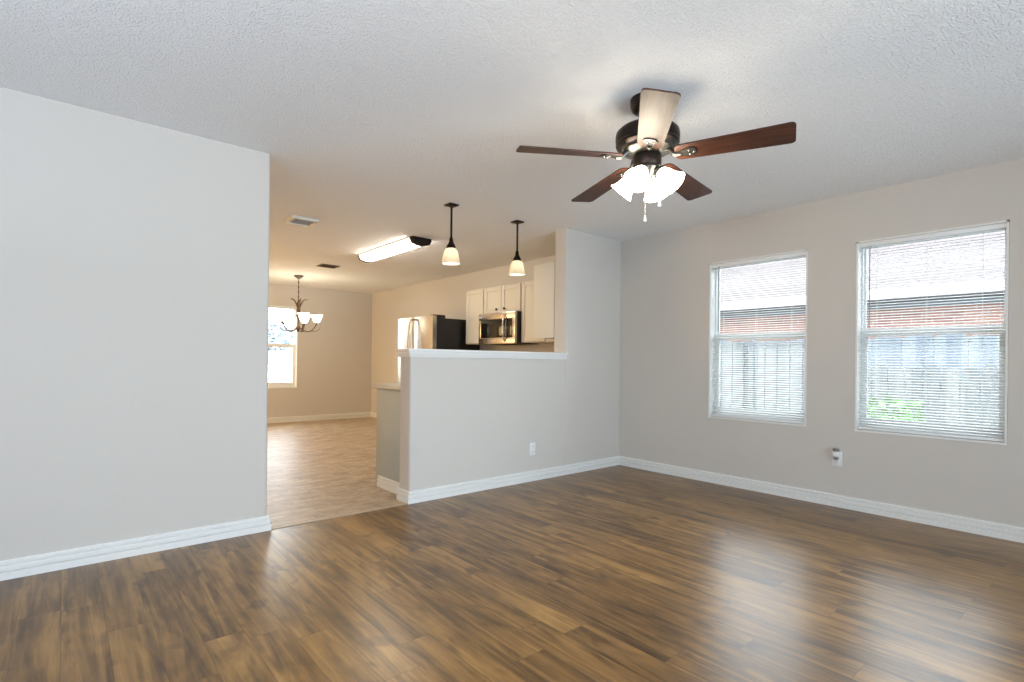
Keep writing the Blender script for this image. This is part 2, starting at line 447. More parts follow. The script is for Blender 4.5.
BASE = [(0, 0), (0.020, 0), (0.020, 0.034), (0.017, 0.036), (0.003, 0.037), (0.003, 0.045), (0.0165, 0.046), (0.0165, 0.066), (0.014, 0.0685),
        (0.001, 0.069), (0.001, 0.076), (0.011, 0.077), (0.011, 0.089), (0.007, 0.093), (0, 0.094)]
for nm, path, lab in (
    ('baseboard_left', [(SIDE, D), (XL, D), (XL, D + 0.115)], 'white grooved baseboard under the plain left wall'),
    ('baseboard_back', [(XH, D + T), (XH, D), (W, D), ], 'white grooved baseboard wrapping the half wall'),
    ('baseboard_right', [(W, D), (W, REAR)], 'white grooved baseboard under the two windows'),
    ('baseboard_far', [(-0.9, F), (W, F), (W, 7.12)], 'white baseboard around the far dining room corner')):
    struct(MB().sweep(BASE, path), nm, M['trim'], lab, 'baseboard')
struct(MB().prism([(XL, D - 0.012), (XH, D - 0.012), (XH, D + 0.012), (XL, D + 0.012)], 0, 0.004), 'trim_1', plain('pale_threshold_strip', lin(176, 158, 132), 0.4), 'pale threshold strip where plank floor meets sheet floor', 'threshold')
cap = MB()
cap.box(XH - 0.032, XP, D - 0.032, D + T + 0.03, 1.184, 1.205, 0.004)
cap.box(XP - 0.01, XP + 0.008, D - 0.032, D - 0.0005, 1.184, 1.205, 0.003)
cap.sweep([(0, 1.140), (0.010, 1.140), (0.012, 1.154), (0.020, 1.166), (0.020, 1.184), (0, 1.184)], [(XP, D + T), (XH, D + T), (XH, D), (XP + 0.006, D)])
struct(cap, 'trim_2', M['trim'], 'white moulded ledge capping the half wall', 'ledge')

# ---- windows (local x = outward, y = across, z up from the sill)
def make_window(loc, label):
    w = thing('window_1', loc, label, 'window', kind='structure')
    x, y, z = loc; hw, hh = 0.43, ZT - ZS
    f = MB()
    for s in (-1, 1):   # white liner of the opening
        f.box(x - 0.002, x + WT, *sorted((y + s * (hw - 0.012), y + s * hw)), z, z + hh)
    f.box(x - 0.004, x + WT, y - hw, y + hw, z, z + 0.014); f.box(x - 0.002, x + WT, y - hw, y + hw, z + hh - 0.012, z + hh)
    f.build('casing', M['trim'], w)
    f = MB(); a0, a1 = x + 0.085, x + 0.15
    for s in (-1, 1): f.box(a0, a1, *sorted((y + s * (hw - 0.022), y + s * (hw - 0.012))), z + 0.014, z + hh - 0.012, 0.002)
    f.box(a0, a1, y - hw + 0.012, y + hw - 0.012, z + hh - 0.035, z + hh - 0.012, 0.003)
    f.box(a0, a1, y - hw + 0.012, y + hw - 0.012, z + 0.014, z + 0.055, 0.003)
    f.build('frame', M['vinyl'], w)
    zm = 0.757
    up = MB(); b0, b1 = x + 0.118, x + 0.142
    up.box(b0, b1, y - hw + 0.02, y + hw - 0.02, z + zm - 0.025, z + zm + 0.02, 0.003)
    for s in (-1, 1): up.box(b0, b1, *sorted((y + s * (hw - 0.034), y + s * (hw - 0.02))), z + zm + 0.02, z + hh - 0.034, 0.002)
    us = up.build('upper_sash', M['vinyl'], w)
    MB().box(x + 0.128, x + 0.132, y - hw + 0.034, y + hw - 0.034, z + zm + 0.02, z + hh - 0.034).build('pane', M['glass'], us)
    lo = MB(); b0, b1 = x + 0.09, x + 0.116
    lo.box(b0, b1, y - hw + 0.02, y + hw - 0.02, z + zm - 0.03, z + zm + 0.03, 0.003)
    lo.box(b0, b1, y - hw + 0.02, y + hw - 0.02, z + 0.055, z + 0.10, 0.003)
    for s in (-1, 1): lo.box(b0, b1, *sorted((y + s * (hw - 0.052), y + s * (hw - 0.02))), z + 0.10, z + zm - 0.03, 0.003)
    ls = lo.build('lower_sash', M['vinyl'], w)
    MB().box(x + 0.101, x + 0.105, y - hw + 0.052, y + hw - 0.052, z + 0.10, z + zm - 0.03).build('pane', M['glass'], ls)
    return w
w1 = make_window((W, sum(WIN[0]) / 2, ZS), 'narrower looking window nearest the room corner, behind a white blind')
w2 = copy_tree(w1); w2.name = 'window_2'; w2.location.y = sum(WIN[1]) / 2; w2['label'] = 'wider looking window nearest the camera, behind a white blind'
w3 = copy_tree(w1); w3.name = 'window_3'; w3.location = (sum(DWIN) / 2, F, ZS); w3.rotation_euler.z = PI / 2
w3['label'] = 'bare dining room window without a blind, partly behind the left wall'

def make_blind(loc, label):
    b = thing('window_blind', loc, label, 'blind', 'white mini blinds in the living room windows')
    x, y, z = loc; hw, hh = 0.417, ZT - ZS; xc = x + 0.032
    MB().box(x + 0.014, x + 0.050, y - hw, y + hw, z + hh - 0.045, z + hh - 0.0125, 0.002).build('headrail', M['vinyl'], b)
    sl = MB(); t = bmesh.new(); n = 70; top = z + hh - 0.060; bot = z + 0.046; tilt = R(16); wd = 0.0125
    for i in range(n):
        zz = bot + (top - bot) * i / (n - 1); ring = []
        for yy in (y - hw + 0.004, y + hw - 0.004):
            row = []
            for side in (0, 1):
                for k in (-1, -0.35, 0.35, 1):
                    px = k * wd; pz = 0.0022 * (1 - k * k) + (0.0008 if side else 0)
                    row.append(t.verts.new((xc + px * math.cos(tilt) - pz * math.sin(tilt), yy, zz + px * math.sin(tilt) + pz * math.cos(tilt))))
            ring.append(row)
        a, c = ring
        order = [0, 1, 2, 3, 7, 6, 5, 4]
        for p, q in zip(order, order[1:] + order[:1]): t.faces.new((a[p], a[q], c[q], c[p]))
        t.faces.new([a[p] for p in order][::-1]); t.faces.new([c[p] for p in order])
    bmesh.ops.recalc_face_normals(t, faces=t.faces[:]); sl.join(t)
    sl.build('slats', M['slat'], b)
    MB().box(xc - 0.013, xc + 0.013, y - hw + 0.003, y + hw - 0.003, z + 0.018, z + 0.036, 0.003).build('bottom_rail', M['vinyl'], b)
    for k in (-0.3, 0.0, 0.3):
        c = MB()
        for xx in (xc - 0.0135, xc + 0.0135): c.tube([(xx, y + k, z + 0.036), (xx, y + k, z + hh - 0.045)], 0.0008, 5)
        c.build('ladder_cord', M['vinyl'], b)
    wn = MB(); wn.tube([(x + 0.012, y + hw - 0.075, z + hh - 0.04), (x + 0.004, y + hw - 0.075, z + hh - 0.06), (x + 0.004, y + hw - 0.075, z + hh - 0.66)], 0.0038, 6)
    wn.build('wand', plain('clear_grey_wand', lin(150, 156, 158), 0.2), b)
    return b
b1 = make_blind((W, sum(WIN[0]) / 2, ZS), 'white mini blind with open slats in the window nearest the room corner')
b2 = copy_tree(b1); b2.location.y = sum(WIN[1]) / 2; b2['label'] = 'white mini blind with open slats in the window farthest from the corner'

# ------------------------------------------------------------------ kitchen
# peninsula behind the half wall: end panel, top
PX, PY0, PY1 = 2.135, D + T, 4.37
M['pen'] = plain('pale_grey_cabinet_paint', lin(174, 182, 181), 0.5, var=0.02)
pen = thing('base_cabinet', (PX, PY0, 0), 'white kitchen peninsula cabinet behind the end of the half wall', 'cabinet')
MB().box(PX, 4.0, PY0 + 0.002, PY1, 0.0, 0.862, 0.003).build('body', M['pen'], pen)
MB().sweep([(o, z) for o, z in BASE], [(PX, PY1 - 0.06), (PX, PY0 + 0.004)]).build('baseboard', M['trim'], pen)
for k in range(3):
    x0 = PX + 0.04 + k * 0.6
    dr = MB(); dr.box(x0, x0 + 0.56, PY1, PY1 + 0.019, 0.12, 0.84, 0.003); d_ = dr.build('door', M['cabinet'], pen)
    MB().ball((x0 + 0.5, PY1 + 0.031, 0.76), 0.014).build('knob', M['bronze'], d_)
ct = MB().box(PX - 0.028, 4.0, PY0 + 0.002, PY1 + 0.045, 0.862, 0.902, 0.006, 3).build('countertop', M['counter'], None)
tag(ct, 'pale grey countertop on the peninsula behind the half wall', 'countertop')

def shaker(mb, axis, u0, u1, z0, z1, face, out, rail=0.055):
    """shaker door: recessed panel with raised frame; axis 'x': door lies in plane x=face, u along y, out = -1 faces -x"""
    def bx(a0, a1, b0, b1, t0, t1, bev):
        lo, hi = sorted((face + out * t0, face + out * t1))
        if axis == 'x': mb.box(lo, hi, a0, a1, b0, b1, bev)
        else: mb.box(a0, a1, lo, hi, b0, b1, bev)
    bx(u0 + rail * 0.8, u1 - rail * 0.8, z0 + rail * 0.8, z1 - rail * 0.8, 0.001, 0.011, 0)
    bx(u0, u0 + rail, z0, z1, 0.001, 0.02, 0.002); bx(u1 - rail, u1, z0, z1, 0.001, 0.02, 0.002)
    bx(u0 + rail, u1 - rail, z1 - rail, z1, 0.001, 0.02, 0.002); bx(u0 + rail, u1 - rail, z0, z0 + rail, 0.001, 0.02, 0.002)

CF = W - 0.312   # carcass front; doors stand proud of it
def upper(y0, y1, z0, z1, doors, label, knob_at):
    c = thing('wall_cabinet', (W, (y0 + y1) / 2, z0), label, 'cabinet', 'cream wall cabinets over the range')
    b = MB(); b.box(CF, W - 0.002, y0 + 0.002, y1 - 0.002, z0, z1, 0.002); b.build('body', M['cabinet'], c)
    for (a, e), k in zip(doors, knob_at):
        d = MB(); shaker(d, 'x', a, e, z0 + 0.008, z1 - 0.012, CF, -1); dd = d.build('door', M['cabinet'], c)
        if k is not None:
            kn = MB(); kn.tube([(CF - 0.02, k, z0 + 0.05), (CF - 0.036, k, z0 + 0.05)], 0.006, 10); kn.ball((CF - 0.042, k, z0 + 0.05), 0.015)
            kn.build('knob', M['pewter'], dd)
    return c
upper(5.662, 6.073, 1.352, 2.105, [(5.672, 6.063)], 'tall narrow cream wall cabinet next to the refrigerator', [None])
upper(4.902, 5.656, 1.745, 2.105, [(4.910, 5.276), (5.282, 5.648)], 'short two door cream cabinet above the microwave', [5.20, 5.36])
upper(4.116, 4.894, 1.352, 2.105, [(4.47, 4.884)], 'tall cream wall cabinet right of the microwave', [None])
c4 = thing('wall_cabinet', (XP + 0.01, D + T, 1.36), 'cream end cabinet showing its plain side against the wall stub', 'cabinet', 'cream wall cabinets over the range')
b = MB(); b.box(XP + 0.002, XP + 0.018, D + T + 0.002, 4.106, 1.36, 2.135, 0.002); b.box(XP + 0.018, W - 0.34, D + T + 0.002, 4.10, 1.385, 2.135, 0.002)
b.build('body', M['cabinet'], c4)
d = MB(); shaker(d, 'y', XP + 0.02, CF - 0.03, 1.368, 2.123, 4.10, 1); d.build('door', M['cabinet'], c4)

# microwave over the range
my0, my1, mz0, mz1, mx = 4.905, 5.652, 1.340, 1.742, W - 0.40
mw = thing('microwave', (W, (my0 + my1) / 2, mz0), 'stainless steel microwave with dark glass door under the cabinet', 'microwave')
MB().box(mx + 0.02, W - 0.003, my0, my1, mz0, mz1, 0.003).build('case', M['black'], mw)
dr = MB(); dy0 = my0 + 0.19
dr.box(mx - 0.01, mx + 0.02, dy0, my1, mz0 + 0.075, mz0 + 0.30)   # carrier behind the glass
dr.box(mx - 0.016, mx + 0.02, my0, my1, mz1 - 0.085, mz1, 0.004)
dr.box(mx - 0.016, mx + 0.02, my0, my1, mz0, mz0 + 0.075, 0.004)
dr.box(mx - 0.016, mx + 0.02, my1 - 0.05, my1, mz0 + 0.075, mz1 - 0.085, 0.004)
dr.box(mx - 0.016, mx + 0.02, my0, my0 + 0.06, mz0 + 0.075, mz1 - 0.085, 0.004)
do = dr.build('door', M['steel'], mw)
MB().box(mx - 0.018, mx - 0.008, dy0 + 0.012, my1 - 0.055, mz0 + 0.08, mz1 - 0.09, 0.002).build('door_glass', M['blackglass'], do)
MB().box(mx - 0.017, mx + 0.015, my0 + 0.062, dy0 - 0.012, mz0 + 0.08, mz1 - 0.09, 0.002).build('control_panel', M['blackglass'], mw)
MB().tube(bez((mx - 0.016, dy0, mz0 + 0.03), (mx - 0.075, dy0, mz0 + 0.09), (mx - 0.075, dy0, mz1 - 0.10), (mx - 0.016, dy0, mz1 - 0.03)), 0.011, 12).build('handle', plain('bright_steel_bar', lin(215, 210, 204), 0.25, 0.9), do)
vt = MB()
for i in range(5): vt.box(mx + 0.05 + i * 0.05, mx + 0.07 + i * 0.05, my0 + 0.1, my1 - 0.1, mz0 - 0.004, mz0)
vt.build('vent_grille', M['dark_slot'], mw)

# refrigerator
fx, fy0, fy1, fz = W - 0.85, 6.125, 7.085, 1.735
fr = thing('refrigerator', (fx + 0.4, (fy0 + fy1) / 2, 0), 'stainless french door refrigerator with black sides beyond the half wall', 'refrigerator')
MB().box(fx + 0.085, W - 0.03, fy0 + 0.01, fy1 - 0.01, 0.03, fz - 0.03, 0.004).build('case', M['black'], fr)
fm = (fy0 + fy1) / 2
def fdoor(a, e, z0, z1):
    prof = []
    for i in range(11):
        k = i / 10; prof.append((fx - 0.012 * math.sin(PI * k) ** 0.7 + 0.012, a + (e - a) * k))
    pts = prof + [(fx + 0.075, e), (fx + 0.075, a)]
    m = MB(); m.prism(pts, z0, z1); return m
for a, e, hy, s in ((fy0, fm - 0.003, fm - 0.03, -1), (fm + 0.003, fy1, fm + 0.03, 1)):
    d = fdoor(a, e, 0.74, fz).build('door', M['steel'], fr)
    MB().tube([(fx + 0.004, hy, 1.70)] + bez((fx - 0.045, hy, 1.685), (fx - 0.075, hy + s * 0.05, 1.45), (fx - 0.075, hy + s * 0.05, 1.1), (fx - 0.045, hy, 0.86), 14) + [(fx + 0.004, hy, 0.845)], 0.012, 10).build('handle', M['steel'], d)
d = fdoor(fy0, fy1, 0.06, 0.73).build('freezer_drawer', M['steel'], fr)
MB().tube([(fx + 0.004, fy0 + 0.12, 0.66), (fx - 0.055, fy0 + 0.13, 0.66), (fx - 0.06, fm, 0.66), (fx - 0.055, fy1 - 0.13, 0.66), (fx + 0.004, fy1 - 0.12, 0.66)], 0.012, 10).build('handle', M['steel'], d)
MB().box(fx + 0.03, fx + 0.22, fy0 + 0.005, fy0 + 0.10, fz - 0.03, fz + 0.012, 0.004).build('hinge_cover', M['black'], fr)
MB().box(fx + 0.03, fx + 0.22, fy1 - 0.10, fy1 - 0.005, fz - 0.03, fz + 0.012, 0.004).build('hinge_cover', M['black'], fr)
for yy in (fy0 + 0.08, fy1 - 0.08):
    for xx in (fx + 0.14, W - 0.12): MB().tube([(xx, yy, 0.0), (xx, yy, 0.032)], 0.02, 12).build('foot', M['black'], fr)

# ------------------------------------------------------------------ ceiling fan
FX, FY = 2.233, 1.587
fan = thing('ceiling_fan', (FX, FY, H), 'dark five blade ceiling fan with lit glass lamps hanging from the ceiling', 'ceiling fan')
C = Matrix.Translation((FX, FY, 0))
MB().lathe([(0.0, H), (0.086, H), (0.086, H - 0.03), (0.080, H - 0.05), (0.062, H - 0.066), (0.03, H - 0.072), (0.0, H - 0.072)], 36, C).build('canopy', M['bronze'], fan)
MB().lathe([(0.0, 2.37), (0.018, 2.37), (0.018, 2.345), (0.034, 2.34), (0.034, 2.300), (0.0, 2.300)], 24, C).build('downrod', M['bronze'], fan)
mot = MB().lathe([(0.0, 2.306), (0.05, 2.304), (0.10, 2.298), (0.138, 2.286), (0.155, 2.270), (0.158, 2.254), (0.158, 2.232), (0.154, 2.218), (0.157, 2.212), (0.152, 2.202), (0.13, 2.192), (0.0, 2.192)], 48, C).build('motor_housing', M['bronze'], fan)
MB().lathe([(0.0, 2.192), (0.128, 2.192), (0.122, 2.178), (0.10, 2.166), (0.075, 2.158), (0.0, 2.158)], 40, C).build('flywheel_plate', M['pewter'], fan)
for k in range(10):
    a = 2 * PI * k / 10 + 0.2
    t = bmesh.new(); bmesh.ops.create_cube(t, size=1); t.transform(Matrix.Rotation(a, 4, 'Z') @ Matrix.Translation((0.113, 0, 2.184)) @ Matrix.Diagonal((0.022, 0.03, 0.012, 1))); sl = MB(); sl.join(t, C); sl.build('cooling_slot', M['dark_slot'], fan)
MB().lathe([(0.0, 2.158), (0.066, 2.158), (0.070, 2.145), (0.070, 2.115), (0.064, 2.10), (0.0, 2.10)], 36, C).build('switch_housing', M['bronze'], fan)
MB().lathe([(0.0, 2.10), (0.058, 2.10), (0.062, 2.085), (0.050, 2.062), (0.028, 2.045), (0.020, 2.03), (0.024, 2.018), (0.016, 2.004), (0.0, 2.0)], 32, C).build('lamp_hub', M['pewter'], fan)
BZ = 2.146
for k in range(5):
    az, sag, pit = ((147.72, 0, 12.5), (219.7, 0, 12.5), (291.7, 0, 12.5), (7.2, 3.2, 8), (72.2, 3.2, 6))[k]   # worn irons: blades hang a little unevenly
    az = R(az)
    base = C @ Matrix.Rotation(az, 4, 'Z') @ Matrix.Translation((0, 0, BZ)) @ Matrix.Rotation(R(sag), 4, 'Y') @ Matrix.Rotation(-R(pit), 4, 'X')
    r0, r1, w0, w1 = 0.138, 0.662, 0.060, 0.076
    out = []
    def corner(cx, cy, r, a0):
        for i in range(6): a = a0 + (PI / 2) * i / 5; out.append((cx + r * math.cos(a), cy + r * math.sin(a)))
    corner(r0 + 0.03, -w0 + 0.03, 0.03, PI); corner(r1 - 0.022, -w1 + 0.022, 0.022, -PI / 2)
    corner(r1 - 0.022, w1 - 0.022, 0.022, 0); corner(r0 + 0.03, w0 - 0.03, 0.03, PI / 2)
    m = MB(); m.prism(out, -0.0035, 0.0035, 'xy'); 
    o = m.build('blade', M['blade'], None)
    # local axes of the blade carry the grain along its length
    o.data.transform(Matrix.Identity(4)); o.parent = fan
    o.matrix_local = Matrix.Translation((-FX, -FY, -H)) @ base
    ir = MB()   # blade iron: arm from the flywheel, then a spade under the blade
    ir.prism([(0.135, -0.011), (0.165, -0.016), (0.195, -0.032), (0.222, -0.034), (0.236, -0.022), (0.240, 0.0), (0.236, 0.022), (0.222, 0.034), (0.195, 0.032), (0.165, 0.016), (0.135, 0.011)], -0.0085, -0.0036, 'xy', base)
    pts = [base @ Vector(p) for p in ((0.165, 0, -0.008), (0.142, 0, -0.008), (0.128, 0, 0.0))] + [C @ Matrix.Rotation(az, 4, 'Z') @ Vector(p) for p in ((0.112, 0, 2.166), (0.085, 0, 2.172))]
    ir.tube(pts, [0.010, 0.013, 0.013, 0.014, 0.014], 10)
    io = ir.build('blade_iron', M['pewter'], fan)
    for q in ((0.205, 0.016), (0.205, -0.016), (0.226, 0.0)):
        t = bmesh.new(); bmesh.ops.create_uvsphere(t, u_segments=8, v_segments=6, radius=0.0055); sc = MB(); sc.join(t, base @ Matrix.Translation((q[0], q[1], -0.0085))); sc.build('screw', M['steel'], io)
SHADE = [(r * 0.92, z * 0.84) for r, z in ((0.022, 0.0), (0.030, 0.012), (0.040, 0.035), (0.045, 0.060), (0.050, 0.085), (0.060, 0.110), (0.070, 0.126), (0.067, 0.127), (0.056, 0.109), (0.046, 0.085), (0.041, 0.060), (0.036, 0.035), (0.026, 0.014), (0.018, 0.004))]
for k in range(4):
    az = R(195 + 90 * k)
    m = C @ Matrix.Rotation(az, 4, 'Z') @ Matrix.Translation((0.066, 0, 2.066)) @ Matrix.Rotation(R(180 - 44), 4, 'Y')
    arm = MB(); arm.tube([C @ Matrix.Rotation(az, 4, 'Z') @ Vector(p) for p in ((0.04, 0, 2.084), (0.055, 0, 2.080), (0.068, 0, 2.066))], 0.011, 10)
    arm.lathe([(0.0, -0.012), (0.024, -0.012), (0.027, 0.0), (0.027, 0.014), (0.0, 0.014)], 20, m)
    ao = arm.build('lamp_arm', M['pewter'], fan)
    MB().lathe(SHADE + [SHADE[0]], 28, m, cap=False).build('lamp_shade', M['fan_glass'], ao)
for (px, py, pz) in ((2.227, 1.592, 1.822), (2.282, 1.545, 1.900)):
    ch = MB(); v = Vector((px - FX, py - FY)); sx, sy = (FX + 0.02 * (1 if v.x > 0 else -0.5), FY - 0.02)
    for zz in [2.03 - 0.006 * i for i in range(int((2.03 - pz - 0.03) / 0.006))]: ch.ball((px, py, zz), 0.0022, 1, 6)
    co = ch.build('pull_chain', M['steel'], fan)
    MB().lathe([(0.0, pz + 0.034), (0.003, pz + 0.032), (0.005, pz + 0.018), (0.0085, pz + 0.006), (0.006, pz), (0.0, pz - 0.002)], 14, Matrix.Translation((px, py, 0))).build('pull', M['white_plastic'], co)

# ------------------------------------------------------------------ pendants over the half wall
def make_pendant(x, y, label):
    p = thing('pendant_lamp', (x, y, H), label, 'pendant lamp', 'pendant lamps over the half wall')
    m = Matrix.Translation((x, y, 0))
    MB().box(x - 0.047, x + 0.047, y - 0.047, y + 0.047, H - 0.013, H, 0.005).build('canopy', M['bronze'], p)
    MB().lathe([(0.0, H - 0.015), (0.012, H - 0.018), (0.009, H - 0.03), (0.009, 2.165), (0.013, 2.16), (0.013, 2.145), (0.0, 2.145)], 14, m).build('rod', M['bronze'], p)
    MB().lathe([(0.0, 2.15), (0.016, 2.15), (0.019, 2.12), (0.036, 2.09), (0.042, 2.074), (0.042, 2.066), (0.0, 2.066)], 24, m).build('holder', M['bronze'], p)
    g = [(0.034, 2.068), (0.046, 2.060), (0.057, 2.038), (0.065, 2.010), (0.071, 1.978), (0.073, 1.958)]
    sh = MB().lathe(g + [(r - 0.004, z) for r, z in g[::-1]] + [g[0]], 32, m, cap=False).build('lamp_shade', M['pend_glass'], p)
    rim = [(0.073, 1.958), (0.075, 1.948), (0.077, 1.938), (0.073, 1.936), (0.069, 1.958)]
    MB().lathe(rim + [rim[0]], 32, m, cap=False).build('rim', M['pend_glass'], sh)
    MB().lathe([(0.0, 2.064), (0.014, 2.062), (0.014, 2.045), (0.024, 2.02), (0.028, 1.998), (0.022, 1.975), (0.0, 1.966)], 18, m).build('bulb', M['bulb'], p)
    return p
p1 = make_pendant(2.495, 3.742, 'dark pendant lamp with white glass dome, nearer the end of half wall')
p2 = copy_tree(p1); p2.location = (3.262, 3.772, H); p2['label'] = 'dark pendant lamp with white glass dome, nearer the full height wall stub'

# ------------------------------------------------------------------ fluorescent kitchen light
LX, LY0, LY1 = 2.925, 4.95, 6.30
fl = thing('fluorescent_light', (LX, (LY0 + LY1) / 2, H), 'long lit fluorescent ceiling light with dark ornate end caps', 'ceiling light')
def arch(hw, drop, z0=H, n=10):
    return [(LX + hw * math.cos(PI * i / n), z0 - drop * math.sin(PI * i / n) ** 0.75) for i in range(n + 1)]
MB().box(LX - 0.122, LX + 0.122, LY0 + 0.06, LY1 - 0.03, H - 0.014, H, 0.003).build('base_pan', M['vent_white'], fl)
MB().prism(arch(0.112, 0.060, H - 0.014), LY0 + 0.062, LY1 - 0.031, 'xz').build('lens', M['tube_lens'], fl)
def endcap(y0, y1):
    half = [(0.03, 0.086), (0.06, 0.076), (0.10, 0.066), (0.112, 0.038), (0.124, 0.026), (0.118, 0.0)]
    pts = [(LX - a, H - b) for a, b in half[::-1]] + [(LX + a, H - b) for a, b in half]
    return MB().prism(pts, y0, y1, 'xz').build('end_cap', M['bronze'], fl)
endcap(LY0, LY0 + 0.062); endcap(LY1 - 0.031, LY1)

# ------------------------------------------------------------------ ceiling registers
def register(x, y, sx, sy, drop, mat, label, n):
    v = thing('air_vent', (x, y, H), label, 'vent')
    f = MB(); w = 0.026
    for s in (-1, 1):
        f.box(*sorted((x + s * (sx / 2 - w), x + s * sx / 2)), y - sy / 2, y + sy / 2, H - drop, H, 0.002)
        f.box(x - sx / 2 + w, x + sx / 2 - w, *sorted((y + s * (sy / 2 - w), y + s * sy / 2)), H - drop, H, 0.002)
    f.build('frame', mat, v)
    l = MB()
    for i in range(n):
        yy = y - sy / 2 + w + (sy - 2 * w) * (i + 0.5) / n
        t = bmesh.new(); bmesh.ops.create_cube(t, size=1)
        t.transform(Matrix.Translation((x, yy, H - drop * 0.55)) @ Matrix.Rotation(R(38), 4, 'X') @ Matrix.Diagonal((sx - 2 * w, (sy - 2 * w) / n * 0.85, 0.0015, 1))); l.join(t)
    l.build('louvers', mat, v)
    MB().box(x - sx / 2 + w, x + sx / 2 - w, y - sy / 2 + w, y + sy / 2 - w, H - 0.002, H - 0.0005).build('duct_opening', M['dark_slot'], v)
register(1.715, 5.12, 0.235, 0.255, 0.026, M['vent_white'], 'white raised square ceiling vent nearer the living room', 7)
register(2.825, 7.335, 0.26, 0.215, 0.012, M['vent_dark'], 'brown flat ceiling vent beside the chandelier', 7)

# ------------------------------------------------------------------ chandelier
CX, CY = 2.812, 8.513
chn = thing('chandelier', (CX, CY, H), 'rustic five arm chandelier with lit glass bowls in the dining room', 'chandelier')
m = Matrix.Translation((CX, CY, 0))
M['rust'] = plain('rustic_brown_metal', lin(92, 70, 54), 0.5, 0.5, var=0.3)
MB().lathe([(0.0, H), (0.072, H), (0.070, H - 0.012), (0.045, H - 0.035), (0.016, H - 0.055), (0.0, H - 0.056)], 28, m).build('canopy', M['pewter'], chn)
hg = MB()
for i in range(9):     # chain-like hanging rod
    z0 = H - 0.05 - i * 0.038
    hg.tube([(CX + 0.007 * math.cos(a) * (i % 2), CY + 0.007 * math.cos(a) * (1 - i % 2), z0 - 0.019 + 0.024 * math.sin(a)) for a in [2 * PI * j / 12 for j in range(13)]], 0.003, 6)
hg.tube([(CX, CY, H - 0.05), (CX, CY, 2.03)], 0.004, 6)
hg.build('hanging_chain', M['rust'], chn)
MB().lathe([(0.0, 2.06), (0.010, 2.055), (0.014, 2.02), (0.030, 2.0), (0.022, 1.96), (0.032, 1.90), (0.024, 1.84), (0.036, 1.80), (0.020, 1.77), (0.018, 1.66), (0.030, 1.63), (0.036, 1.60), (0.022, 1.565), (0.008, 1.55), (0.0, 1.545)], 18, m).build('stem', M['rust'], chn)
for k in range(5):
    az = R(-20.4 + 72 * k); ca, sa = math.cos(az), math.sin(az)
    def P(r, z, tw=0.0): return (CX + r * ca - tw * sa, CY + r * sa + tw * ca, z)
    ar = MB(); ar.tube(bez(P(0.02, 1.62), P(0.16, 1.50), P(0.22, 1.58), P(0.275, 1.69), 14), 0.0085, 8)
    ar.tube(bez(P(0.19, 1.575), P(0.26, 1.55), P(0.32, 1.58), P(0.33, 1.64), 8), [0.006 - 0.0005 * i for i in range(9)], 6)
    ar.lathe([(0.0, 1.685), (0.030, 1.688), (0.038, 1.70), (0.012, 1.704), (0.012, 1.716), (0.0, 1.716)], 16, Matrix.Translation(P(0.275, 0)))
    ao = ar.build('arm', M['rust'], chn)
    g = [(0.022, 1.705), (0.040, 1.715), (0.058, 1.742), (0.066, 1.775), (0.076, 1.805), (0.090, 1.826)]
    MB().lathe(g + [(r - 0.004, z + 0.002) for r, z in g[::-1]] + [g[0]], 24, Matrix.Translation(P(0.275, 0)), cap=False).build('lamp_shade', M['chand_glass'], ao)
    lf = MB(); lf.tube(bez(P(0.02, 1.93), P(0.05, 2.05), P(0.10, 2.08), P(0.15, 2.06), 8), [0.008, 0.011, 0.012, 0.011, 0.010, 0.008, 0.006, 0.004, 0.002], 6)
    lf.build('leaf', M['rust'], chn)

# ------------------------------------------------------------------ outlets
o1 = thing('wall_outlet', (3.349, D, 0.235), 'white wall outlet low on the half wall side', 'outlet')
x, z = 3.349, 0.297
MB().box(x - 0.036, x + 0.036, D - 0.006, D - 0.0005, z - 0.059, z + 0.059, 0.003).build('cover_plate', M['white_plastic'], o1)
for dz in (-0.026, 0.026):
    rc = MB().box(x - 0.017, x + 0.017, D - 0.009, D - 0.0055, z + dz - 0.014, z + dz + 0.014, 0.003).build('socket', M['white_plastic'], o1)
    s_ = MB()
    for dx in (-0.006, 0.006): s_.box(x + dx - 0.0012, x + dx + 0.0012, D - 0.0096, D - 0.0088, z + dz - 0.003, z + dz + 0.006)
    s_.build('slot', M['dark_slot'], rc)
o2 = thing('wall_outlet', (W, 1.490, 0.315), 'white wall outlet under the gap between the two windows', 'outlet')
y, z = 1.488, 0.375
MB().box(W - 0.006, W - 0.0005, y - 0.036, y + 0.036, z - 0.059, z + 0.059, 0.003).build('cover_plate', M['white_plastic'], o2)
rc = MB().box(W - 0.009, W - 0.0055, y - 0.017, y + 0.017, z - 0.040, z - 0.012, 0.003).build('socket', M['white_plastic'], o2)
s_ = MB()
for dy in (-0.006, 0.006): s_.box(W - 0.0096, W - 0.0088, y + dy - 0.0012, y + dy + 0.0012, z - 0.029, z - 0.020)
s_.build('slot', M['dark_slot'], rc)
af = thing('air_freshener', (W - 0.009, y, z), 'small white and grey plug-in air freshener stuck in the window wall outlet', 'air freshener')
MB().box(W - 0.045, W - 0.007, y - 0.022, y + 0.022, z + 0.018, z + 0.062, 0.008, 3).build('body', M['white_plastic'], af)
MB().lathe([(0.0, z + 0.062), (0.020, z + 0.062), (0.023, z + 0.070), (0.020, z + 0.084), (0.0, z + 0.086)], 18, Matrix.Translation((W - 0.028, y, 0))).build('cap', M['grey_plastic'], af)
MB().lathe([(0.0, z - 0.006), (0.012, z - 0.004), (0.017, z + 0.006), (0.014, z + 0.018), (0.0, z + 0.018)], 18, Matrix.Translation((W - 0.028, y, 0))).build('vial', M['grey_plastic'], af)

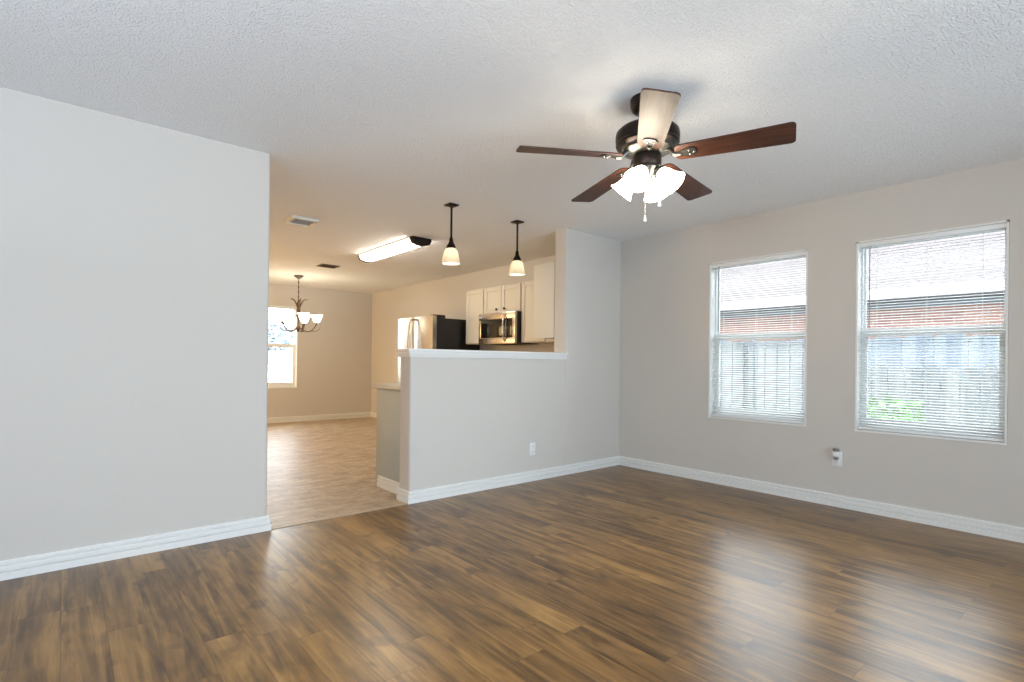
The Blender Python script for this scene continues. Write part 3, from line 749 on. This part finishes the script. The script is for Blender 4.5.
# ------------------------------------------------------------------ outside
GZ = -0.35
tag(MB().box(W + WT, W + 14, -7, F + 20, GZ - 0.1, GZ).build('ground_outside', M['turf']), 'short green turf outside the windows', 'ground', kind='structure')
tag(MB().box(-8, W + WT, F + WT, F + 20, GZ - 0.1, GZ).build('ground_beyond', M['turf']), 'short green turf beyond the dining window', 'ground', kind='structure')

def fence(name_label, ax, at, u0, u1, top, mat, pw=0.135, gap=0.012, group='wooden fences outside'):
    def bx(mb, a0, a1, t0, t1, z0, z1, bev=0.0):
        if ax == 'x': mb.box(at + t0, at + t1, a0, a1, z0, z1, bev)
        else: mb.box(a0, a1, at + t0, at + t1, z0, z1, bev)
    root = thing('wooden_fence', (at, (u0 + u1) / 2, GZ) if ax == 'x' else ((u0 + u1) / 2, at, GZ), name_label, 'fence', group)
    p = MB(); u = u0; rs = random.Random(int(u0 * 100) + 5)
    while u < u1 - 0.03:
        e = min(u + pw, u1); dz = rs.uniform(-0.014, 0.014); c = 0.03
        pts = [(u, GZ + 0.03), (e, GZ + 0.03), (e, top + dz - c), (e - c, top + dz), (u + c, top + dz), (u, top + dz - c)]
        p.prism(pts, at, at + 0.018, 'yz' if ax == 'x' else 'xz'); u = e + gap
    p.build('picket_panel', mat, root)
    for zz in (GZ + 0.25, top - 0.25): r = MB(); bx(r, u0, u1, 0.019, 0.055, zz, zz + 0.085); r.build('rail', mat, root)
    k = max(1, int((u1 - u0) / 2.4))
    for i in range(k + 1):
        uu = u0 + (u1 - u0) * i / k; q = MB(); bx(q, uu - 0.045, uu + 0.045, 0.056, 0.146, GZ, top - 0.04, 0.004); q.build('post', mat, root)
    return root
fence('low weathered grey picket fence seen through the window nearest the camera', 'x', W + 2.0, -2.6, 2.15, 1.115, M['fence'])
fence('taller grey picket fence section seen through the window near the corner', 'x', W + 2.0, 2.36, 3.03, 1.40, M['fence'])
fence('grey picket fence beyond the dark gap outside the corner window', 'x', W + 2.0, 3.22, 6.2, 1.40, M['fence'])
fence('blue grey board fence standing behind the low picket fence', 'x', W + 3.0, -2.8, 7.2, 1.46, M['fence_dark'], 0.30, 0.005)
fence('overexposed pale board fence beyond the dining room window', 'y', F + 3.5, -3.5, 9.0, 1.33, M['fence_pale'])
pst = MB().box(W + 1.985, W + 2.055, 3.085, 3.15, GZ, 1.42, 0.004).build('fence_post', M['fence'], None)
tag(pst, 'upright grey gate post beside the dark gap in the fence', 'post')

hs = thing('neighbor_house', (W + 6.5, 3.0, GZ), 'red brick house with pale roof beyond the fences outside', 'house')
HX = W + 4.0
MB().box(HX, HX + 6.0, -4.0, 12.0, GZ, 2.0).build('brick_wall', M['brick'], hs)
MB().prism([(HX - 0.45, 2.06), (HX + 3.0, 3.75), (HX + 6.45, 2.06), (HX + 6.45, 2.00), (HX - 0.45, 2.00)], -4.4, 12.4, 'xz').build('roof', M['shingle'], hs)
MB().prism([(HX - 0.56, 2.10), (HX - 0.452, 2.10), (HX - 0.452, 1.985), (HX - 0.52, 1.985), (HX - 0.56, 2.04)], -4.4, 12.4, 'xz').build('gutter', M['house_white'], hs)
MB().box(HX - 0.45, HX - 0.002, -4.4, 12.4, 1.975, 1.998).build('soffit', M['soffit'], hs)
MB().box(HX - 0.03, HX - 0.001, -4.0, 12.0, 1.90, 1.974).build('eave_shade_strip', M['soffit'], hs)  # added grey strip that deepens the soffit's shade band on the brick

def leaves(mb, c, rx_, ry_, rz_, n, size, rs):
    t = bmesh.new()
    for i in range(n):
        while True:
            p = Vector((rs.uniform(-1, 1), rs.uniform(-1, 1), rs.uniform(-1, 1)))
            if p.length < 1: break
        q = Vector(c) + Vector((p.x * rx_, p.y * ry_, p.z * rz_))
        a = Vector((rs.uniform(-1, 1), rs.uniform(-1, 1), rs.uniform(-0.3, 1))).normalized(); b = a.cross(Vector((rs.uniform(-1, 1), rs.uniform(-1, 1), rs.uniform(-1, 1)))).normalized()
        s = size * rs.uniform(0.6, 1.3)
        vs = [t.verts.new(q + a * s * u + b * s * w_ * 0.45 + a.cross(b) * s * 0.08 * h_) for u, w_, h_ in ((-1, 0, 0), (-0.2, 1, 1), (1, 0, 0), (-0.2, -1, 1))]
        t.faces.new(vs)
    mb.join(t)
rs = random.Random(3)
sh = thing('shrub', (W + 1.2, 1.42, GZ), 'small green shrub growing outside the window nearest the camera', 'shrub')
l = MB(); leaves(l, (W + 1.2, 1.42, 0.42), 0.3, 0.36, 0.42, 520, 0.055, rs); l.build('foliage', M['leaf'], sh)
s_ = MB()
for k in range(5): s_.tube([(W + 1.2, 1.42, GZ), (W + 1.2 + 0.08 * math.cos(k * 1.3), 1.42 + 0.08 * math.sin(k * 1.3), 0.1), (W + 1.2 + 0.2 * math.cos(k * 1.3), 1.42 + 0.2 * math.sin(k * 1.3), 0.5)], [0.012, 0.009, 0.004], 6)
s_.build('stem', M['bark'], sh)
tr = thing('tree', (4.3, F + 10.5, GZ), 'tree with haze in its pale leaf colour beyond the dining room window', 'tree')
l = MB()
for c, r_a in (((4.0, F + 10.5, 2.1), 1.3), ((5.3, F + 10.7, 1.8), 1.3), ((4.6, F + 10.2, 2.5), 0.8), ((3.2, F + 10.3, 1.6), 1.0)): leaves(l, c, r_a, r_a, r_a * 0.75, 1500, 0.14, rs)
l.build('crown', M['tree_leaf'], tr)
MB().tube([(4.3, F + 10.5, GZ), (4.35, F + 10.5, 0.9), (4.3, F + 10.5, 2.0)], [0.16, 0.12, 0.07], 10).build('trunk', M['bark'], tr)
